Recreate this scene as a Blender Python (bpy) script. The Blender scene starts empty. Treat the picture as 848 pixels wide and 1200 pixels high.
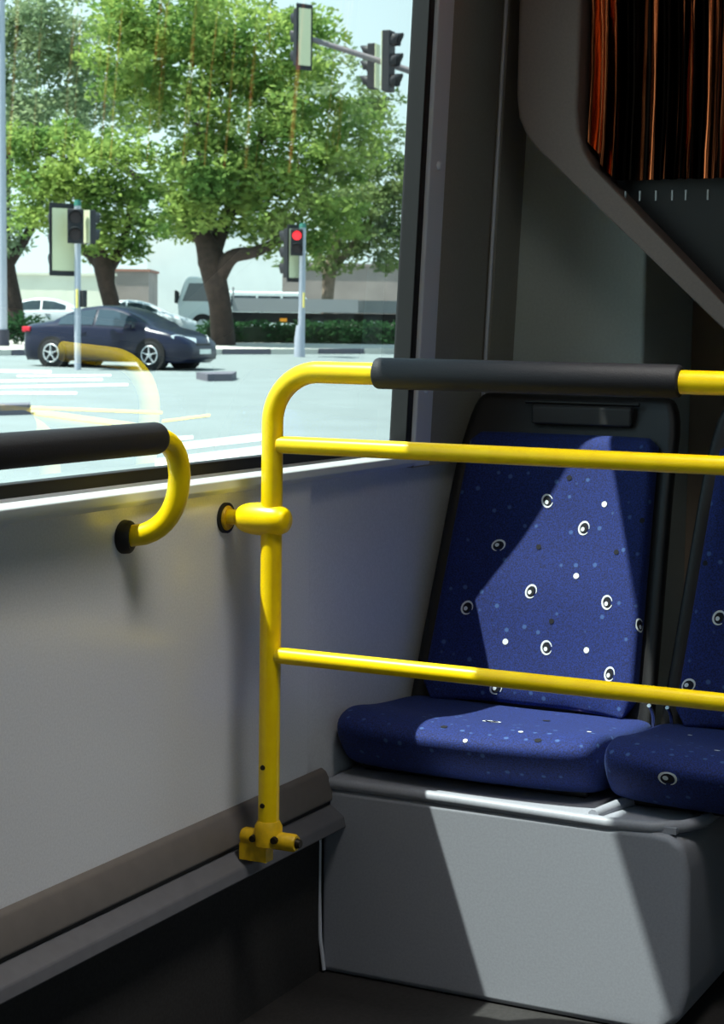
import bpy, bmesh, math, random
from mathutils import Vector, Matrix
from mathutils.bvhtree import BVHTree
random.seed(7)
SC = bpy.context.scene
COL = SC.collection
V = Vector
R = math.radians

# ---------------------------------------------------------------- camera
F = 2156.0
CAM = V((0, -1.4, 1.04))
yaw, pit, rho = R(26.5), math.atan(216/F), R(.85)
fw = V((math.cos(yaw)*math.cos(pit), math.sin(yaw)*math.cos(pit), -math.sin(pit)))
r0 = V((math.sin(yaw), -math.cos(yaw), 0))
u0 = r0.cross(fw)
rt = r0*math.cos(rho)+u0*math.sin(rho)
up = u0*math.cos(rho)-r0*math.sin(rho)
cd = bpy.data.cameras.new('camera')
cam = bpy.data.objects.new('camera', cd)
COL.objects.link(cam)
cd.sensor_fit = 'VERTICAL'
cd.sensor_height = 24
cd.lens = F/1200*24
cd.clip_start = .05
cd.clip_end = 900
m = Matrix((rt, up, -fw)).transposed().to_4x4()
m.translation = CAM
cam.matrix_world = m
cd.dof.use_dof = True
cd.dof.focus_distance = 2.7
cd.dof.aperture_fstop = 13
SC.camera = cam

# ---------------------------------------------------------------- sky, sun, exposure
SUN_D = V((.84, -1, -2.85)).normalized()
w = bpy.data.worlds.new('sky')
SC.world = w
w.use_nodes = True
nt = w.node_tree
nt.nodes.clear()
wo = nt.nodes.new('ShaderNodeOutputWorld')
bg = nt.nodes.new('ShaderNodeBackground')
tc = nt.nodes.new('ShaderNodeTexCoord')
sp = nt.nodes.new('ShaderNodeSeparateXYZ')
rp = nt.nodes.new('ShaderNodeValToRGB')
rp.color_ramp.elements[0].position = 0.0
rp.color_ramp.elements[0].color = (.80, .95, .95, 1)
rp.color_ramp.elements[1].position = .6
rp.color_ramp.elements[1].color = (.42, .66, .85, 1)
nt.links.new(tc.outputs['Generated'], sp.inputs[0])
nt.links.new(sp.outputs['Z'], rp.inputs[0])
nt.links.new(rp.outputs[0], bg.inputs[0])
bg.inputs[1].default_value = 1.05
nt.links.new(bg.outputs[0], wo.inputs[0])
sd = bpy.data.lights.new('sun', 'SUN')
sd.energy = 9.6
sd.angle = R(.6)
sd.color = (1, .97, .9)
so = bpy.data.objects.new('sun', sd)
COL.objects.link(so)
so.rotation_euler = SUN_D.to_track_quat('-Z', 'Y').to_euler()
so.location = (0, 0, 30)
vs = SC.view_settings
vs.view_transform = 'Standard'
vs.look = 'None'
vs.gamma = 1
vs.use_curve_mapping = False
vs.exposure = 0.7

# ---------------------------------------------------------------- helpers
def lin(c):
    return tuple((v/255/12.92 if v/255 <= .04045 else ((v/255+.055)/1.055)**2.4) for v in c)+(1,)

MATS = {}
def mat(name, rgb, rough=.6, metal=0, noise=0, nscale=40, spec=.5, bump=0, bscale=200, emit=0, trans=0, rgb2=None, coat=0):
    if name in MATS:
        return MATS[name]
    m = bpy.data.materials.new(name)
    m.use_nodes = True
    t = m.node_tree
    b = t.nodes['Principled BSDF']
    c = lin(rgb)
    b.inputs['Base Color'].default_value = c
    b.inputs['Roughness'].default_value = rough
    b.inputs['Metallic'].default_value = metal
    b.inputs['Specular IOR Level'].default_value = spec
    b.inputs['Coat Weight'].default_value = coat
    co = t.nodes.new('ShaderNodeTexCoord')
    if noise or rgb2:
        n = t.nodes.new('ShaderNodeTexNoise')
        n.inputs['Scale'].default_value = nscale
        n.inputs['Detail'].default_value = 5
        t.links.new(co.outputs['Object'], n.inputs[0])
        r = t.nodes.new('ShaderNodeValToRGB')
        r.color_ramp.elements[0].position = .35
        r.color_ramp.elements[1].position = .65
        if rgb2:
            c1, c2 = c, lin(rgb2)
        else:
            c1 = tuple(v*(1-noise) for v in c[:3])+(1,)
            c2 = tuple(min(1, v*(1+noise)) for v in c[:3])+(1,)
        r.color_ramp.elements[0].color = c1
        r.color_ramp.elements[1].color = c2
        t.links.new(n.outputs[0], r.inputs[0])
        t.links.new(r.outputs[0], b.inputs['Base Color'])
    if bump:
        n2 = t.nodes.new('ShaderNodeTexNoise')
        n2.inputs['Scale'].default_value = bscale
        t.links.new(co.outputs['Object'], n2.inputs[0])
        bu = t.nodes.new('ShaderNodeBump')
        bu.inputs['Strength'].default_value = bump
        bu.inputs['Distance'].default_value = .002
        t.links.new(n2.outputs[0], bu.inputs['Height'])
        t.links.new(bu.outputs[0], b.inputs['Normal'])
    if emit:
        b.inputs['Emission Color'].default_value = c
        b.inputs['Emission Strength'].default_value = emit
    MATS[name] = m
    return m

def leafmat(name, a, b2):
    m = bpy.data.materials.new(name)
    m.use_nodes = True
    t = m.node_tree
    t.nodes.clear()
    o = t.nodes.new('ShaderNodeOutputMaterial')
    d = t.nodes.new('ShaderNodeBsdfDiffuse')
    tr = t.nodes.new('ShaderNodeBsdfTranslucent')
    mx = t.nodes.new('ShaderNodeMixShader')
    mx.inputs[0].default_value = .5
    n = t.nodes.new('ShaderNodeTexNoise')
    n.inputs['Scale'].default_value = .9
    n.inputs['Detail'].default_value = 6
    co = t.nodes.new('ShaderNodeTexCoord')
    r = t.nodes.new('ShaderNodeValToRGB')
    r.color_ramp.elements[0].position = .38
    r.color_ramp.elements[1].position = .62
    r.color_ramp.elements[0].color = lin(a)
    r.color_ramp.elements[1].color = lin(b2)
    t.links.new(co.outputs['Object'], n.inputs[0])
    t.links.new(n.outputs[0], r.inputs[0])
    t.links.new(r.outputs[0], d.inputs[0])
    t.links.new(r.outputs[0], tr.inputs[0])
    t.links.new(d.outputs[0], mx.inputs[1])
    t.links.new(tr.outputs[0], mx.inputs[2])
    t.links.new(mx.outputs[0], o.inputs[0])
    return m

def glassmat(name, tint, fac=1.0):
    m = bpy.data.materials.new(name)
    m.use_nodes = True
    t = m.node_tree
    t.nodes.clear()
    o = t.nodes.new('ShaderNodeOutputMaterial')
    g = t.nodes.new('ShaderNodeBsdfGlossy')
    g.inputs['Roughness'].default_value = .0
    tr = t.nodes.new('ShaderNodeBsdfTransparent')
    tr.inputs[0].default_value = tint+(1,)
    fr = t.nodes.new('ShaderNodeFresnel')
    ge = t.nodes.new('ShaderNodeNewGeometry')      # same reflectance from either side of the thin pane
    mr = t.nodes.new('ShaderNodeMapRange')
    mr.inputs['To Min'].default_value = 1.55
    mr.inputs['To Max'].default_value = 1/1.55
    t.links.new(ge.outputs['Backfacing'], mr.inputs['Value'])
    t.links.new(mr.outputs[0], fr.inputs[0])
    mu = t.nodes.new('ShaderNodeMath')
    mu.operation = 'MULTIPLY'
    mu.inputs[1].default_value = fac
    mu.use_clamp = True
    mx = t.nodes.new('ShaderNodeMixShader')
    t.links.new(fr.outputs[0], mu.inputs[0])
    t.links.new(mu.outputs[0], mx.inputs[0])
    t.links.new(tr.outputs[0], mx.inputs[1])
    t.links.new(g.outputs[0], mx.inputs[2])
    t.links.new(mx.outputs[0], o.inputs[0])
    return m

def frame_of(d, hint=V((0, 0, 1))):
    d = d.normalized()
    if abs(d.dot(hint)) > .98:
        hint = V((1, 0, 0))
    a = d.cross(hint).normalized()
    return a, a.cross(d).normalized()

class MB:
    def __init__(s):
        s.v = []; s.f = []; s.mi = []; s.sm = []
    def add(s, vs, fs, mi=0, sm=False):
        o = len(s.v)
        s.v += [tuple(p) for p in vs]
        for f in fs:
            s.f.append([i+o for i in f]); s.mi.append(mi); s.sm.append(sm)
        return s
    def box(s, lo, hi, mi=0, M=None):
        x0, y0, z0 = lo; x1, y1, z1 = hi
        vs = [V(p) for p in ((x0,y0,z0),(x1,y0,z0),(x1,y1,z0),(x0,y1,z0),(x0,y0,z1),(x1,y0,z1),(x1,y1,z1),(x0,y1,z1))]
        if M: vs = [M @ p for p in vs]
        return s.add(vs, [(0,3,2,1),(4,5,6,7),(0,1,5,4),(1,2,6,5),(2,3,7,6),(3,0,4,7)], mi)
    def bar(s, a, b, wx, wy, mi=0, hint=V((0,0,1))):
        a = V(a); b = V(b); p, q = frame_of(b-a, hint)
        vs = []
        for e in (a, b):
            for i, j in ((-1,-1),(1,-1),(1,1),(-1,1)):
                vs.append(e+p*i*wx/2+q*j*wy/2)
        return s.add(vs, [(3,2,1,0),(4,5,6,7),(0,1,5,4),(1,2,6,5),(2,3,7,6),(3,0,4,7)], mi)
    def tube(s, pts, rad, n=20, mi=0, caps=True):
        pts = [V(p) for p in pts]
        if not hasattr(rad, '__len__'): rad = [rad]*len(pts)
        vs = []; fs = []
        prev = None
        for i, p in enumerate(pts):
            d = (pts[min(i+1, len(pts)-1)]-pts[max(i-1, 0)]).normalized()
            if prev is None:
                a = frame_of(d)[0]
            else:
                a = (prev-d*prev.dot(d)).normalized()
            b = d.cross(a)
            prev = a
            for k in range(n):
                t = 2*math.pi*k/n
                vs.append(p+(a*math.cos(t)+b*math.sin(t))*rad[i])
        for i in range(len(pts)-1):
            for k in range(n):
                fs.append((i*n+k, i*n+(k+1) % n, (i+1)*n+(k+1) % n, (i+1)*n+k))
        s.add(vs, fs, mi, True)
        if caps:
            s.add(vs[:n], [tuple(range(n))[::-1]], mi)
            s.add(vs[-n:], [tuple(range(n))], mi)
        return s
    def prism(s, poly, d, mi=0):
        poly = [V(p) for p in poly]; d = V(d); n = len(poly)
        vs = poly+[p+d for p in poly]
        fs = [tuple(range(n))[::-1], tuple(range(n, 2*n))]+[(i, (i+1) % n, n+(i+1) % n, n+i) for i in range(n)]
        return s.add(vs, fs, mi)
    def build(s, name, mats, parent=None, bevel=0, sub=0, loc=None):
        me = bpy.data.meshes.new(name)
        me.from_pydata(s.v, [], s.f)
        if not isinstance(mats, (list, tuple)): mats = [mats]
        for m in mats: me.materials.append(m)
        me.polygons.foreach_set('material_index', s.mi)
        me.polygons.foreach_set('use_smooth', s.sm)
        me.update()
        o = bpy.data.objects.new(name, me)
        COL.objects.link(o)
        if parent:
            o.parent = parent
            o.matrix_parent_inverse = parent.matrix_basis.inverted()
        bm = bmesh.new(); bm.from_mesh(me)
        bmesh.ops.recalc_face_normals(bm, faces=bm.faces)
        bm.to_mesh(me); bm.free()
        if bevel:
            b = o.modifiers.new('bevel', 'BEVEL'); b.width = bevel; b.segments = 3; b.limit_method = 'ANGLE'
            for p in me.polygons: p.use_smooth = True
            wn = o.modifiers.new('wn', 'WEIGHTED_NORMAL'); wn.keep_sharp = True
        if sub:
            q = o.modifiers.new('sub', 'SUBSURF'); q.levels = sub; q.render_levels = sub
        return o

def tag(o, label=None, cat=None, group=None, kind=None):
    if label: o['label'] = label
    if cat: o['category'] = cat
    if group: o['group'] = group
    if kind: o['kind'] = kind
    return o

def thing(name, loc, label, cat, group=None, rz=0):
    o = bpy.data.objects.new(name, None)
    o.location = loc; o.rotation_euler = (0, 0, rz)
    COL.objects.link(o)
    o.empty_display_size = .1
    return tag(o, label, cat, group)

def local(mb, root, name, mats, **k):
    """mesh given in the thing's own local frame"""
    o = mb.build(name, mats, **k)
    o.parent = root
    return o

def struct(o, label=None):
    o['kind'] = 'structure'
    if label: o['label'] = label
    return o

def copy_tree(o, parent=None):
    c = o.copy(); COL.objects.link(c)
    if parent:
        c.parent = parent
        c.matrix_parent_inverse = o.matrix_parent_inverse.copy()
    for ch in [x for x in bpy.data.objects if x.parent == o]:
        copy_tree(ch, c)
    return c

def bez(p0, p1, p2, n=8):
    p0, p1, p2 = V(p0), V(p1), V(p2)
    return [p0*(1-t)**2+p1*2*t*(1-t)+p2*t*t for t in [i/n for i in range(n+1)]]

def fillet(pts, r, n=8):
    pts = [V(p) for p in pts]; out = [pts[0]]
    for i in range(1, len(pts)-1):
        a = (pts[i-1]-pts[i]).normalized(); b = (pts[i+1]-pts[i]).normalized()
        ang = a.angle(b); t = r/math.tan(ang/2)
        c = pts[i]+(a+b).normalized()*(r/math.sin(ang/2))
        s0 = pts[i]+a*t-c; s1 = pts[i]+b*t-c
        tot = s0.angle(s1); ax = s0.cross(s1).normalized()
        for k in range(n+1):
            out.append(c+Matrix.Rotation(tot*k/n, 3, ax) @ s0)
    out.append(pts[-1])
    return out

# materials
YEL = mat('yellow_paint', (255, 214, 0), .32, noise=.06, nscale=30, spec=.5)
YELD = mat('yellow_chipped', (205, 165, 5), .5, rgb2=(235, 190, 0), nscale=60)
RUB = mat('black_rubber', (27, 27, 32), .62, bump=.25, bscale=500)
GASK = mat('black_gasket', (20, 19, 20), .6)
PANEL = mat('grey_laminate', (228, 229, 233), .26, noise=.05, nscale=300, bump=.03, bscale=300)
PANEL2 = mat('grey_plastic', (150, 153, 160), .5, noise=.06, nscale=250)
PILLAR = mat('warm_grey_plastic', (150, 146, 136), .55, noise=.05, nscale=220, bump=.1, bscale=400)
ALU = mat('brushed_aluminium', (222, 226, 236), .45, metal=.1)
SILL = mat('sill_aluminium', (225, 232, 236), .4, metal=.1)
DARKF = mat('dark_floor', (40, 38, 38), .75, noise=.25, nscale=160)
RISER = mat('dark_carpet', (44, 42, 42), .9, noise=.2, nscale=200)
BOXM = mat('seat_box_plastic', (154, 157, 166), .5, noise=.05, nscale=260, bump=.05, bscale=300)
SHELL = mat('black_shell', (16, 15, 17), .5, bump=.15, bscale=400)
CEIL = mat('ceiling_panel', (140, 140, 138), .6)
CHROME = mat('chrome', (215, 218, 222), .18, metal=1)
BOLT = mat('dark_bolt', (40, 34, 22), .5, metal=.5)
CASE = mat('brown_grey_casing', (122, 107, 100), .6, noise=.05, nscale=200, bump=.1, bscale=350)
BULK = mat('bulkhead_grey', (196, 206, 204), .6, noise=.04, nscale=200)
GLASS = glassmat('window_glass', (.86, .965, .95), 2.8)
GLASS2 = glassmat('tinted_glass', (.58, .62, .66), 1.0)

FZ = -.04           # interior floor height
SZ = .82            # sill height
WT = 1.765           # top of the windows
WY = -2.45          # opposite side of the bus
XB, XE = -4.0, 3.78 # interior ends

# ================================================================ bus shell
struct(MB().box((XB, WY, FZ-.05), (XE, 0, FZ)).build('floor', DARKF))
struct(MB().box((XB, WY-.06, 2.12), (XE+.06, .06, 2.18)).build('ceiling', CEIL))
# lower left wall: main glossy panel up to the joint, then a second panel
lw = MB()
lw.box((XB, 0, FZ), (2.622, .05, .80))
lw.box((2.628, .012, FZ), (XE, .05, .80))
lw.box((2.60, .012, FZ), (2.64, .05, .80))
struct(lw.build('wall_left', [PANEL], bevel=.002))
# upper left wall: strip above the windows and broad pillar beyond them
struct(MB().box((3.075, 0, .80), (3.306, .05, 2.12)).box((3.326, -.006, .80), (XE, .05, 2.12)).box((3.29, .01, .80), (3.34, .05, 2.12)).build('wall_left', PILLAR, bevel=.004))
struct(MB().box((XB, 0, WT), (3.08, .05, 2.12)).build('wall_left', PILLAR))
# thin bead seam at the pillar joint
struct(MB().tube([(3.316, -.003, .84), (3.316, -.003, 2.1)], .004, 8).build('trim_1', ALU))
# aluminium strip beside the window, with screws
t3 = MB().box((3.002, -.006, .79), (3.073, .03, 2.1)).build('trim_2', ALU, bevel=.005)
struct(t3)
for z in (.93, 1.33, 1.72):
    MB().tube([(3.038, -.005, z), (3.038, -.010, z), (3.038, -.0125, z)], [.008, .008, .004], 14).build('screw', ALU, parent=t3)
# sill: sloped aluminium profile
sp_ = [(.035, .832), (.004, .822), (-.012, .812), (-.014, .800), (-.004, .792), (.035, .792)]
struct(MB().prism([(XB, y, z) for y, z in sp_], (2.998-XB, 0, 0)).build('window_sill', SILL, bevel=.002))
bpy.data.objects['window_sill'].name = 'trim_3'
struct(MB().prism([(3.0, y, z) for y, z in [(.03, .808), (0, .808), (-.006, .79), (.03, .79)]], (.5, 0, 0)).build('trim_4', PILLAR))
# base cove, black joint line, narrow ledge
cove = [(.0, .310), (-.010, .304), (-.020, .285), (-.024, .262), (-.024, .256), (0, .256)]
struct(MB().prism([(XB, y, z) for y, z in cove], (2.67-XB, 0, 0)).build('baseboard_left', mat('cove_grey', (108, 102, 98), .5, noise=.05), bevel=.003))
struct(MB().box((XB, -.020, .250), (2.69, 0, .2555)).build('trim_5', GASK))
led = [(.0, .249), (-.022, .249), (-.046, .232), (-.050, .214), (0, .214)]
struct(MB().prism([(XB, y, z) for y, z in led], (2.69-XB, 0, 0)).build('trim_6', mat('ledge_grey', (98, 98, 103), .55, noise=.06), bevel=.003))
struct(MB().box((XB, -.004, FZ), (2.69, .0, .213)).build('baseboard_left', RISER))
# upper rear bulkhead
struct(MB().box((XE, WY, FZ), (XE+.06, .05, 2.12)).build('wall_rear', mat('rear_wall', (205, 186, 166), .7)))
struct(MB().box((XB-.06, WY, FZ), (XB, .05, 2.12)).build('wall_front', PANEL2))
# opposite wall with its windows
rw = MB().box((XB, WY-.05, FZ), (XE, WY, .80)).box((XB, WY-.05, WT), (XE, WY, 2.12))
for x0, x1 in ((XB, -.5), (1.5, XE)):
    rw.box((x0, WY-.05, .8), (x1, WY, WT))
struct(rw.build('wall_right', PANEL2))
for i, (x0, x1) in enumerate(((-.5, 1.5),)):
    struct(MB().box((x0, WY-.03, .8), (x1, WY-.024, WT)).build('window_%d' % (i+2), GLASS2))
# left windows: one big pane in view, one further forward behind the camera
def left_window(n, x0, x1):
    wd = struct(MB().add([(x0, .030, SZ), (x1, .030, SZ), (x1, .030, WT), (x0, .030, WT)], [(0, 1, 2, 3)]).build('window_%d' % n, GLASS))
    g = MB()
    g.box((x0, .006, SZ+.001), (x1, .028, SZ+.020))
    g.box((x0, .006, WT-.03), (x1, .028, WT))
    g.box((x1-.013, .000, SZ), (x1+.010, .034, WT))
    g.box((x0, .000, SZ), (x0+.03, .034, WT))
    g.build('gasket', GASK, parent=wd, bevel=.002)
    return wd
left_window(1, -.6, 2.992)
struct(MB().box((XB, 0, .80), (-.6, .05, WT)).build('trim_7', PILLAR))

def lean(o):
    for v in o.data.vertices:
        if v.co.z > .83: v.co.y -= .041*(v.co.z-.83)      # the side leans inwards above the sill
for o in [x for x in bpy.data.objects if x.type == 'MESH' and x.name.split('.')[0] in ('wall_left', 'trim_1', 'trim_2', 'trim_7', 'window_1', 'gasket', 'screw')]:
    lean(o)
# ---------------------------------------------------------------- rear corner: bulkhead, casing, curtain
struct(MB().box((3.45, -.285, FZ), (XE, .0, 2.12)).build('wall_rear', BULK, bevel=.008))
def casing_poly(x, pts): return [(x, y, z) for y, z in pts]
outer = [(-.110, 2.118), (-.108, 1.47), (-.113, 1.43), (-.128, 1.398), (-.150, 1.372), (-.60, .966), (-.66, .945), (-1.2, .945), (-1.2, 2.118)]
hole = [(-.232, 2.0), (-.228, 1.44), (-.232, 1.40), (-.243, 1.365), (-.262, 1.335), (-.60, 1.005), (-.66, .985), (-1.12, .985), (-1.12, 2.0)]
rearc = thing('corner_casing', (3.2, -.6, .95), 'brown grey moulded casing with sloping lower edge overhanging the rear seats', 'casing')
cs = MB()
n = len(outer)
def ringpts(x, pts): return [V((x, y, z)) for y, z in pts]
vs_ = ringpts(3.2, outer)+ringpts(3.2, hole)+ringpts(3.44, outer)+ringpts(3.26, hole)
fs_ = []
for i in range(n):
    j = (i+1) % n
    fs_.append((i, j, n+j, n+i))
    fs_.append((i, j, 2*n+j, 2*n+i))
    fs_.append((n+i, n+j, 3*n+j, 3*n+i))
fs_.append(tuple(range(2*n, 3*n)))
cs.add(vs_, fs_)
cs.build('moulding', CASE, parent=rearc, bevel=.007)
MB().prism(ringpts(3.262, hole), (.01, 0, 0)).build('back_panel', mat('casing_black', (22, 19, 20), .5), parent=rearc)
# pleated curtain inside the recess
cu = MB()
ys = []; NP = 260
rs = random.Random(3)
knots = [(-.236, 0)]
y = -.236
while y > -1.1:
    y -= rs.uniform(.008, .019); knots.append((y, rs.choice([.25, .4, .5, .7, 1, 1])*rs.uniform(.85, 1)))
    y -= rs.uniform(.006, .013); knots.append((y, rs.uniform(0, .3)))
def pleat(y):
    for a, b in zip(knots, knots[1:]):
        if b[0] <= y <= a[0]:
            t = (a[0]-y)/(a[0]-b[0]); t = t*t*(3-2*t)
            return a[1]+(b[1]-a[1])*t
    return 0
NZ = 14
vv = []; ff = []
for i in range(NP+1):
    y = -.236-(1.1-.236)*i/NP
    for k in range(NZ+1):
        t = k/NZ
        zb = 1.312 if y < -.29 else 1.312+(.29+y)*1.6
        z = zb+(1.98-zb)*t
        a = .034*(1-.2*t)
        q = .0025*math.sin(31*t+i*.5)
        vv.append((3.236-a*pleat(y+.004*math.sin(7*t))+q*.5, y, z))
for i in range(NP):
    for k in range(NZ):
        ff.append((i*(NZ+1)+k, (i+1)*(NZ+1)+k, (i+1)*(NZ+1)+k+1, i*(NZ+1)+k+1))
cu.add(vv, ff, 0, True)
SAT = mat('satin_lit_streaks', (14, 9, 7), .24, metal=1, rgb2=(226, 122, 72), nscale=1)
t = SAT.node_tree      # light streaks painted into the colour: near-black cloth, copper bands down the pleats
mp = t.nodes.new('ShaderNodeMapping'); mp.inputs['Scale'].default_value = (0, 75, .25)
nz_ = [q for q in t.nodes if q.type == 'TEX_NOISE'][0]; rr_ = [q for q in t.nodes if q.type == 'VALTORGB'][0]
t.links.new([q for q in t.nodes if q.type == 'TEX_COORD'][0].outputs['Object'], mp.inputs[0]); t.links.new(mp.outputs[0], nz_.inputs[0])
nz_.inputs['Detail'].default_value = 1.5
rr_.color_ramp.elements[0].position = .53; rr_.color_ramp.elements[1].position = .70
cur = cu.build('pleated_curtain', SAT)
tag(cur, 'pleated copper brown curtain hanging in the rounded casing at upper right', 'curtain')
# small metal clips under the pleats
cl = MB()
for yy in (-.282, -.300, -.318, -.345, -.375, -.405, -.43, -.47):
    MB().box((3.215, yy-.0016, 1.274), (3.219, yy+.0016, 1.292)).build('hem_clip', mat('dull_metal', (150, 150, 150), .4, metal=.8), parent=cur)
# added lamp, out of view, that lights the curtain pleats
lamp = thing('added_curtain_lamp', (3.02, -.12, 2.1), 'added warm lamp out of view overhead, lighting the curtain', 'lamp')
MB().tube([(3.02, -.12, 2.119), (3.02, -.12, 2.09)], [.06, .05], 24).build('housing', ALU, parent=lamp)
MB().tube([(3.02, -.12, 2.0899), (3.02, -.12, 2.086)], .035, 20).build('bulb_cover', mat('warm_lens', (255, 190, 120), .4, emit=2), parent=lamp)
ld = bpy.data.lights.new('lamp_spot', 'SPOT')
ld.energy = 11; ld.color = (1, .55, .28); ld.spot_size = R(52); ld.spot_blend = .7; ld.shadow_soft_size = .02
lo = bpy.data.objects.new('lamp_spot', ld); COL.objects.link(lo)
lo.location = (3.02, -.12, 2.07)
lo.rotation_euler = (V((3.22, -.46, 1.72))-V(lo.location)).to_track_quat('-Z', 'Y').to_euler()
lo.parent = lamp; lo.matrix_parent_inverse = lamp.matrix_basis.inverted()

clt = thing('added_rail_light', (1.9, -.80, 2.12), 'added white fill light out of view above the guard rail', 'added light')  # fixture and area light added above the view to brighten the rail tops
MB().box((1.62, -1.02, 2.085), (2.18, -.58, 2.12)).build('frame', ALU, parent=clt, bevel=.006)
MB().box((1.65, -.99, 2.080), (2.15, -.61, 2.0849)).build('diffuser', mat('lit_diffuser', (255, 250, 240), .5, emit=3), parent=clt)
al = bpy.data.lights.new('rail_fill_area', 'AREA'); al.shape = 'RECTANGLE'; al.size = .5; al.size_y = .38; al.energy = 3.4; al.spread = R(76); al.color = (1, .97, .92)
ao = bpy.data.objects.new('rail_fill_area', al); COL.objects.link(ao); ao.location = (1.9, -.80, 2.075)
ao.parent = clt; ao.matrix_parent_inverse = clt.matrix_basis.inverted()

# ================================================================ seats
box = thing('seat_box', (2.69, -.31, FZ), 'grey moulded box plinth carrying the two blue seats', 'seat plinth')
bp = [(-.004, .276), (-.004, FZ), (-.56, FZ), (-.60, FZ+.004), (-.63, FZ+.03), (-.64, FZ+.08), (-.635, .22), (-.625, .262), (-.6, .276), (-.57, .279)]
MB().prism([(2.665, y, z) for y, z in bp], (.62, 0, 0)).build('body', BOXM, parent=box, bevel=.012)
lip = MB()
path = [V((2.672, -.004, .284)), V((2.672, -.25, .284)), V((2.672, -.50, .281)), V((2.676, -.57, .283)), V((2.695, -.612, .285)), V((2.74, -.632, .284)), V((3.0, -.634, .284))]
lip.tube(path, .010, 12)
lip.box((2.675, -.61, .276), (3.28, -.004, .286))
lip.build('top_lip', BOXM, parent=box, bevel=0)
rib = MB().tube(bez((2.68, -.475, .287), (2.74, -.485, .288), (2.80, -.515, .296), 8), [.010]*9, 10)
rib.build('divider_rib', BOXM, parent=box)
MB().tube([(2.662, -.003, .24), (2.662, -.003, .1), (2.662, -.006, .02), (2.662, -.014, FZ+.005)], .0035, 8).build('edge_bead', ALU, parent=box)

FAB = bpy.data.materials.new('blue_moquette')
FAB.use_nodes = True
t = FAB.node_tree
b = t.nodes['Principled BSDF']
b.inputs['Roughness'].default_value = .85
b.inputs['Sheen Weight'].default_value = .08
b.inputs['Sheen Tint'].default_value = (.3, .5, 1, 1)
co = t.nodes.new('ShaderNodeTexCoord')
no = t.nodes.new('ShaderNodeTexNoise'); no.inputs['Scale'].default_value = 420
vo = t.nodes.new('ShaderNodeTexVoronoi'); vo.inputs['Scale'].default_value = 34; vo.inputs['Randomness'].default_value = .45
r1 = t.nodes.new('ShaderNodeValToRGB')
r1.color_ramp.elements[0].position = .35; r1.color_ramp.elements[0].color = lin((11, 22, 66))
r1.color_ramp.elements[1].position = .7; r1.color_ramp.elements[1].color = lin((24, 50, 132))
r2 = t.nodes.new('ShaderNodeValToRGB')
r2.color_ramp.elements[0].position = .10; r2.color_ramp.elements[0].color = (.65, .65, .65, 1)
r2.color_ramp.elements[1].position = .17; r2.color_ramp.elements[1].color = (0, 0, 0, 1)
mx = t.nodes.new('ShaderNodeMix'); mx.data_type = 'RGBA'
mx.inputs[7].default_value = lin((72, 106, 164))
t.links.new(co.outputs['Object'], no.inputs[0]); t.links.new(co.outputs['Object'], vo.inputs[0])
t.links.new(no.outputs[0], r1.inputs[0]); t.links.new(vo.outputs[0], r2.inputs[0])
t.links.new(r2.outputs[0], mx.inputs[0]); t.links.new(r1.outputs[0], mx.inputs[6])
t.links.new(mx.outputs[2], b.inputs['Base Color'])
bu = t.nodes.new('ShaderNodeBump'); bu.inputs['Strength'].default_value = .3; bu.inputs['Distance'].default_value = .001
t.links.new(no.outputs[0], bu.inputs['Height']); t.links.new(bu.outputs[0], b.inputs['Normal'])
WHT = mat('motif_white', (225, 232, 236), .85)
BLK = mat('motif_black', (16, 18, 28), .85)

def subdivided(mb, levels):
    me = bpy.data.meshes.new('tmp'); me.from_pydata(mb.v, [], mb.f); me.update()
    o = bpy.data.objects.new('tmp', me); COL.objects.link(o)
    q = o.modifiers.new('s', 'SUBSURF'); q.levels = levels
    dg = bpy.context.evaluated_depsgraph_get()
    ev = o.evaluated_get(dg); m2 = ev.to_mesh()
    vs = [v.co.copy() for v in m2.vertices]; fs = [tuple(p.vertices) for p in m2.polygons]
    ev.to_mesh_clear()
    bpy.data.objects.remove(o); bpy.data.meshes.remove(me)
    out = MB(); out.add(vs, fs, 0, True)
    return out

def motif(mb, bvh, org, dr, kind, ang, size):
    """weave motif laid on the fabric surface: eye ring, white dot or black dot"""
    hit = bvh.ray_cast(V(org), V(dr).normalized())
    if hit[0] is None: return
    c, nn = hit[0], hit[1]
    if nn.dot(V(dr)) > 0: nn = -nn
    a, b_ = frame_of(nn, V((0, 0, 1)))
    ca, sa = math.cos(ang), math.sin(ang)
    A = a*ca+b_*sa; B = b_*ca-a*sa
    def P(x, y, lift):
        p = c+A*x+B*y
        h = bvh.find_nearest(p)
        return h[0]+nn*lift
    def disc(cx, cy, rx, ry, mi, lift, n=16):
        mb.add([P(cx, cy, lift)]+[P(cx+rx*math.cos(2*math.pi*k/n), cy+ry*math.sin(2*math.pi*k/n), lift) for k in range(n)],
               [(0, 1+k, 1+(k+1) % n) for k in range(n)], mi, True)
    s = size
    if kind == 'eye':
        vs = []; N = 22
        for k in range(N+1):
            th = R(-150)+R(330)*k/N
            wdt = .10+.22*math.sin(math.pi*k/N)
            for q in (1.0, 1.0-wdt):
                vs.append(P(s*.80*q*math.cos(th), s*q*math.sin(th), .0009))
        mb.add(vs, [(2*k, 2*k+2, 2*k+3, 2*k+1) for k in range(N)], 1, True)
        disc(0, 0, s*.55, s*.72, 2, .0012)
        disc(s*.10, -s*.18, s*.26, s*.30, 1, .0016)
    elif kind == 'white':
        disc(0, 0, s, s, 1, .0009, 12)
    else:
        disc(0, 0, s, s, 2, .0009, 12)

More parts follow.
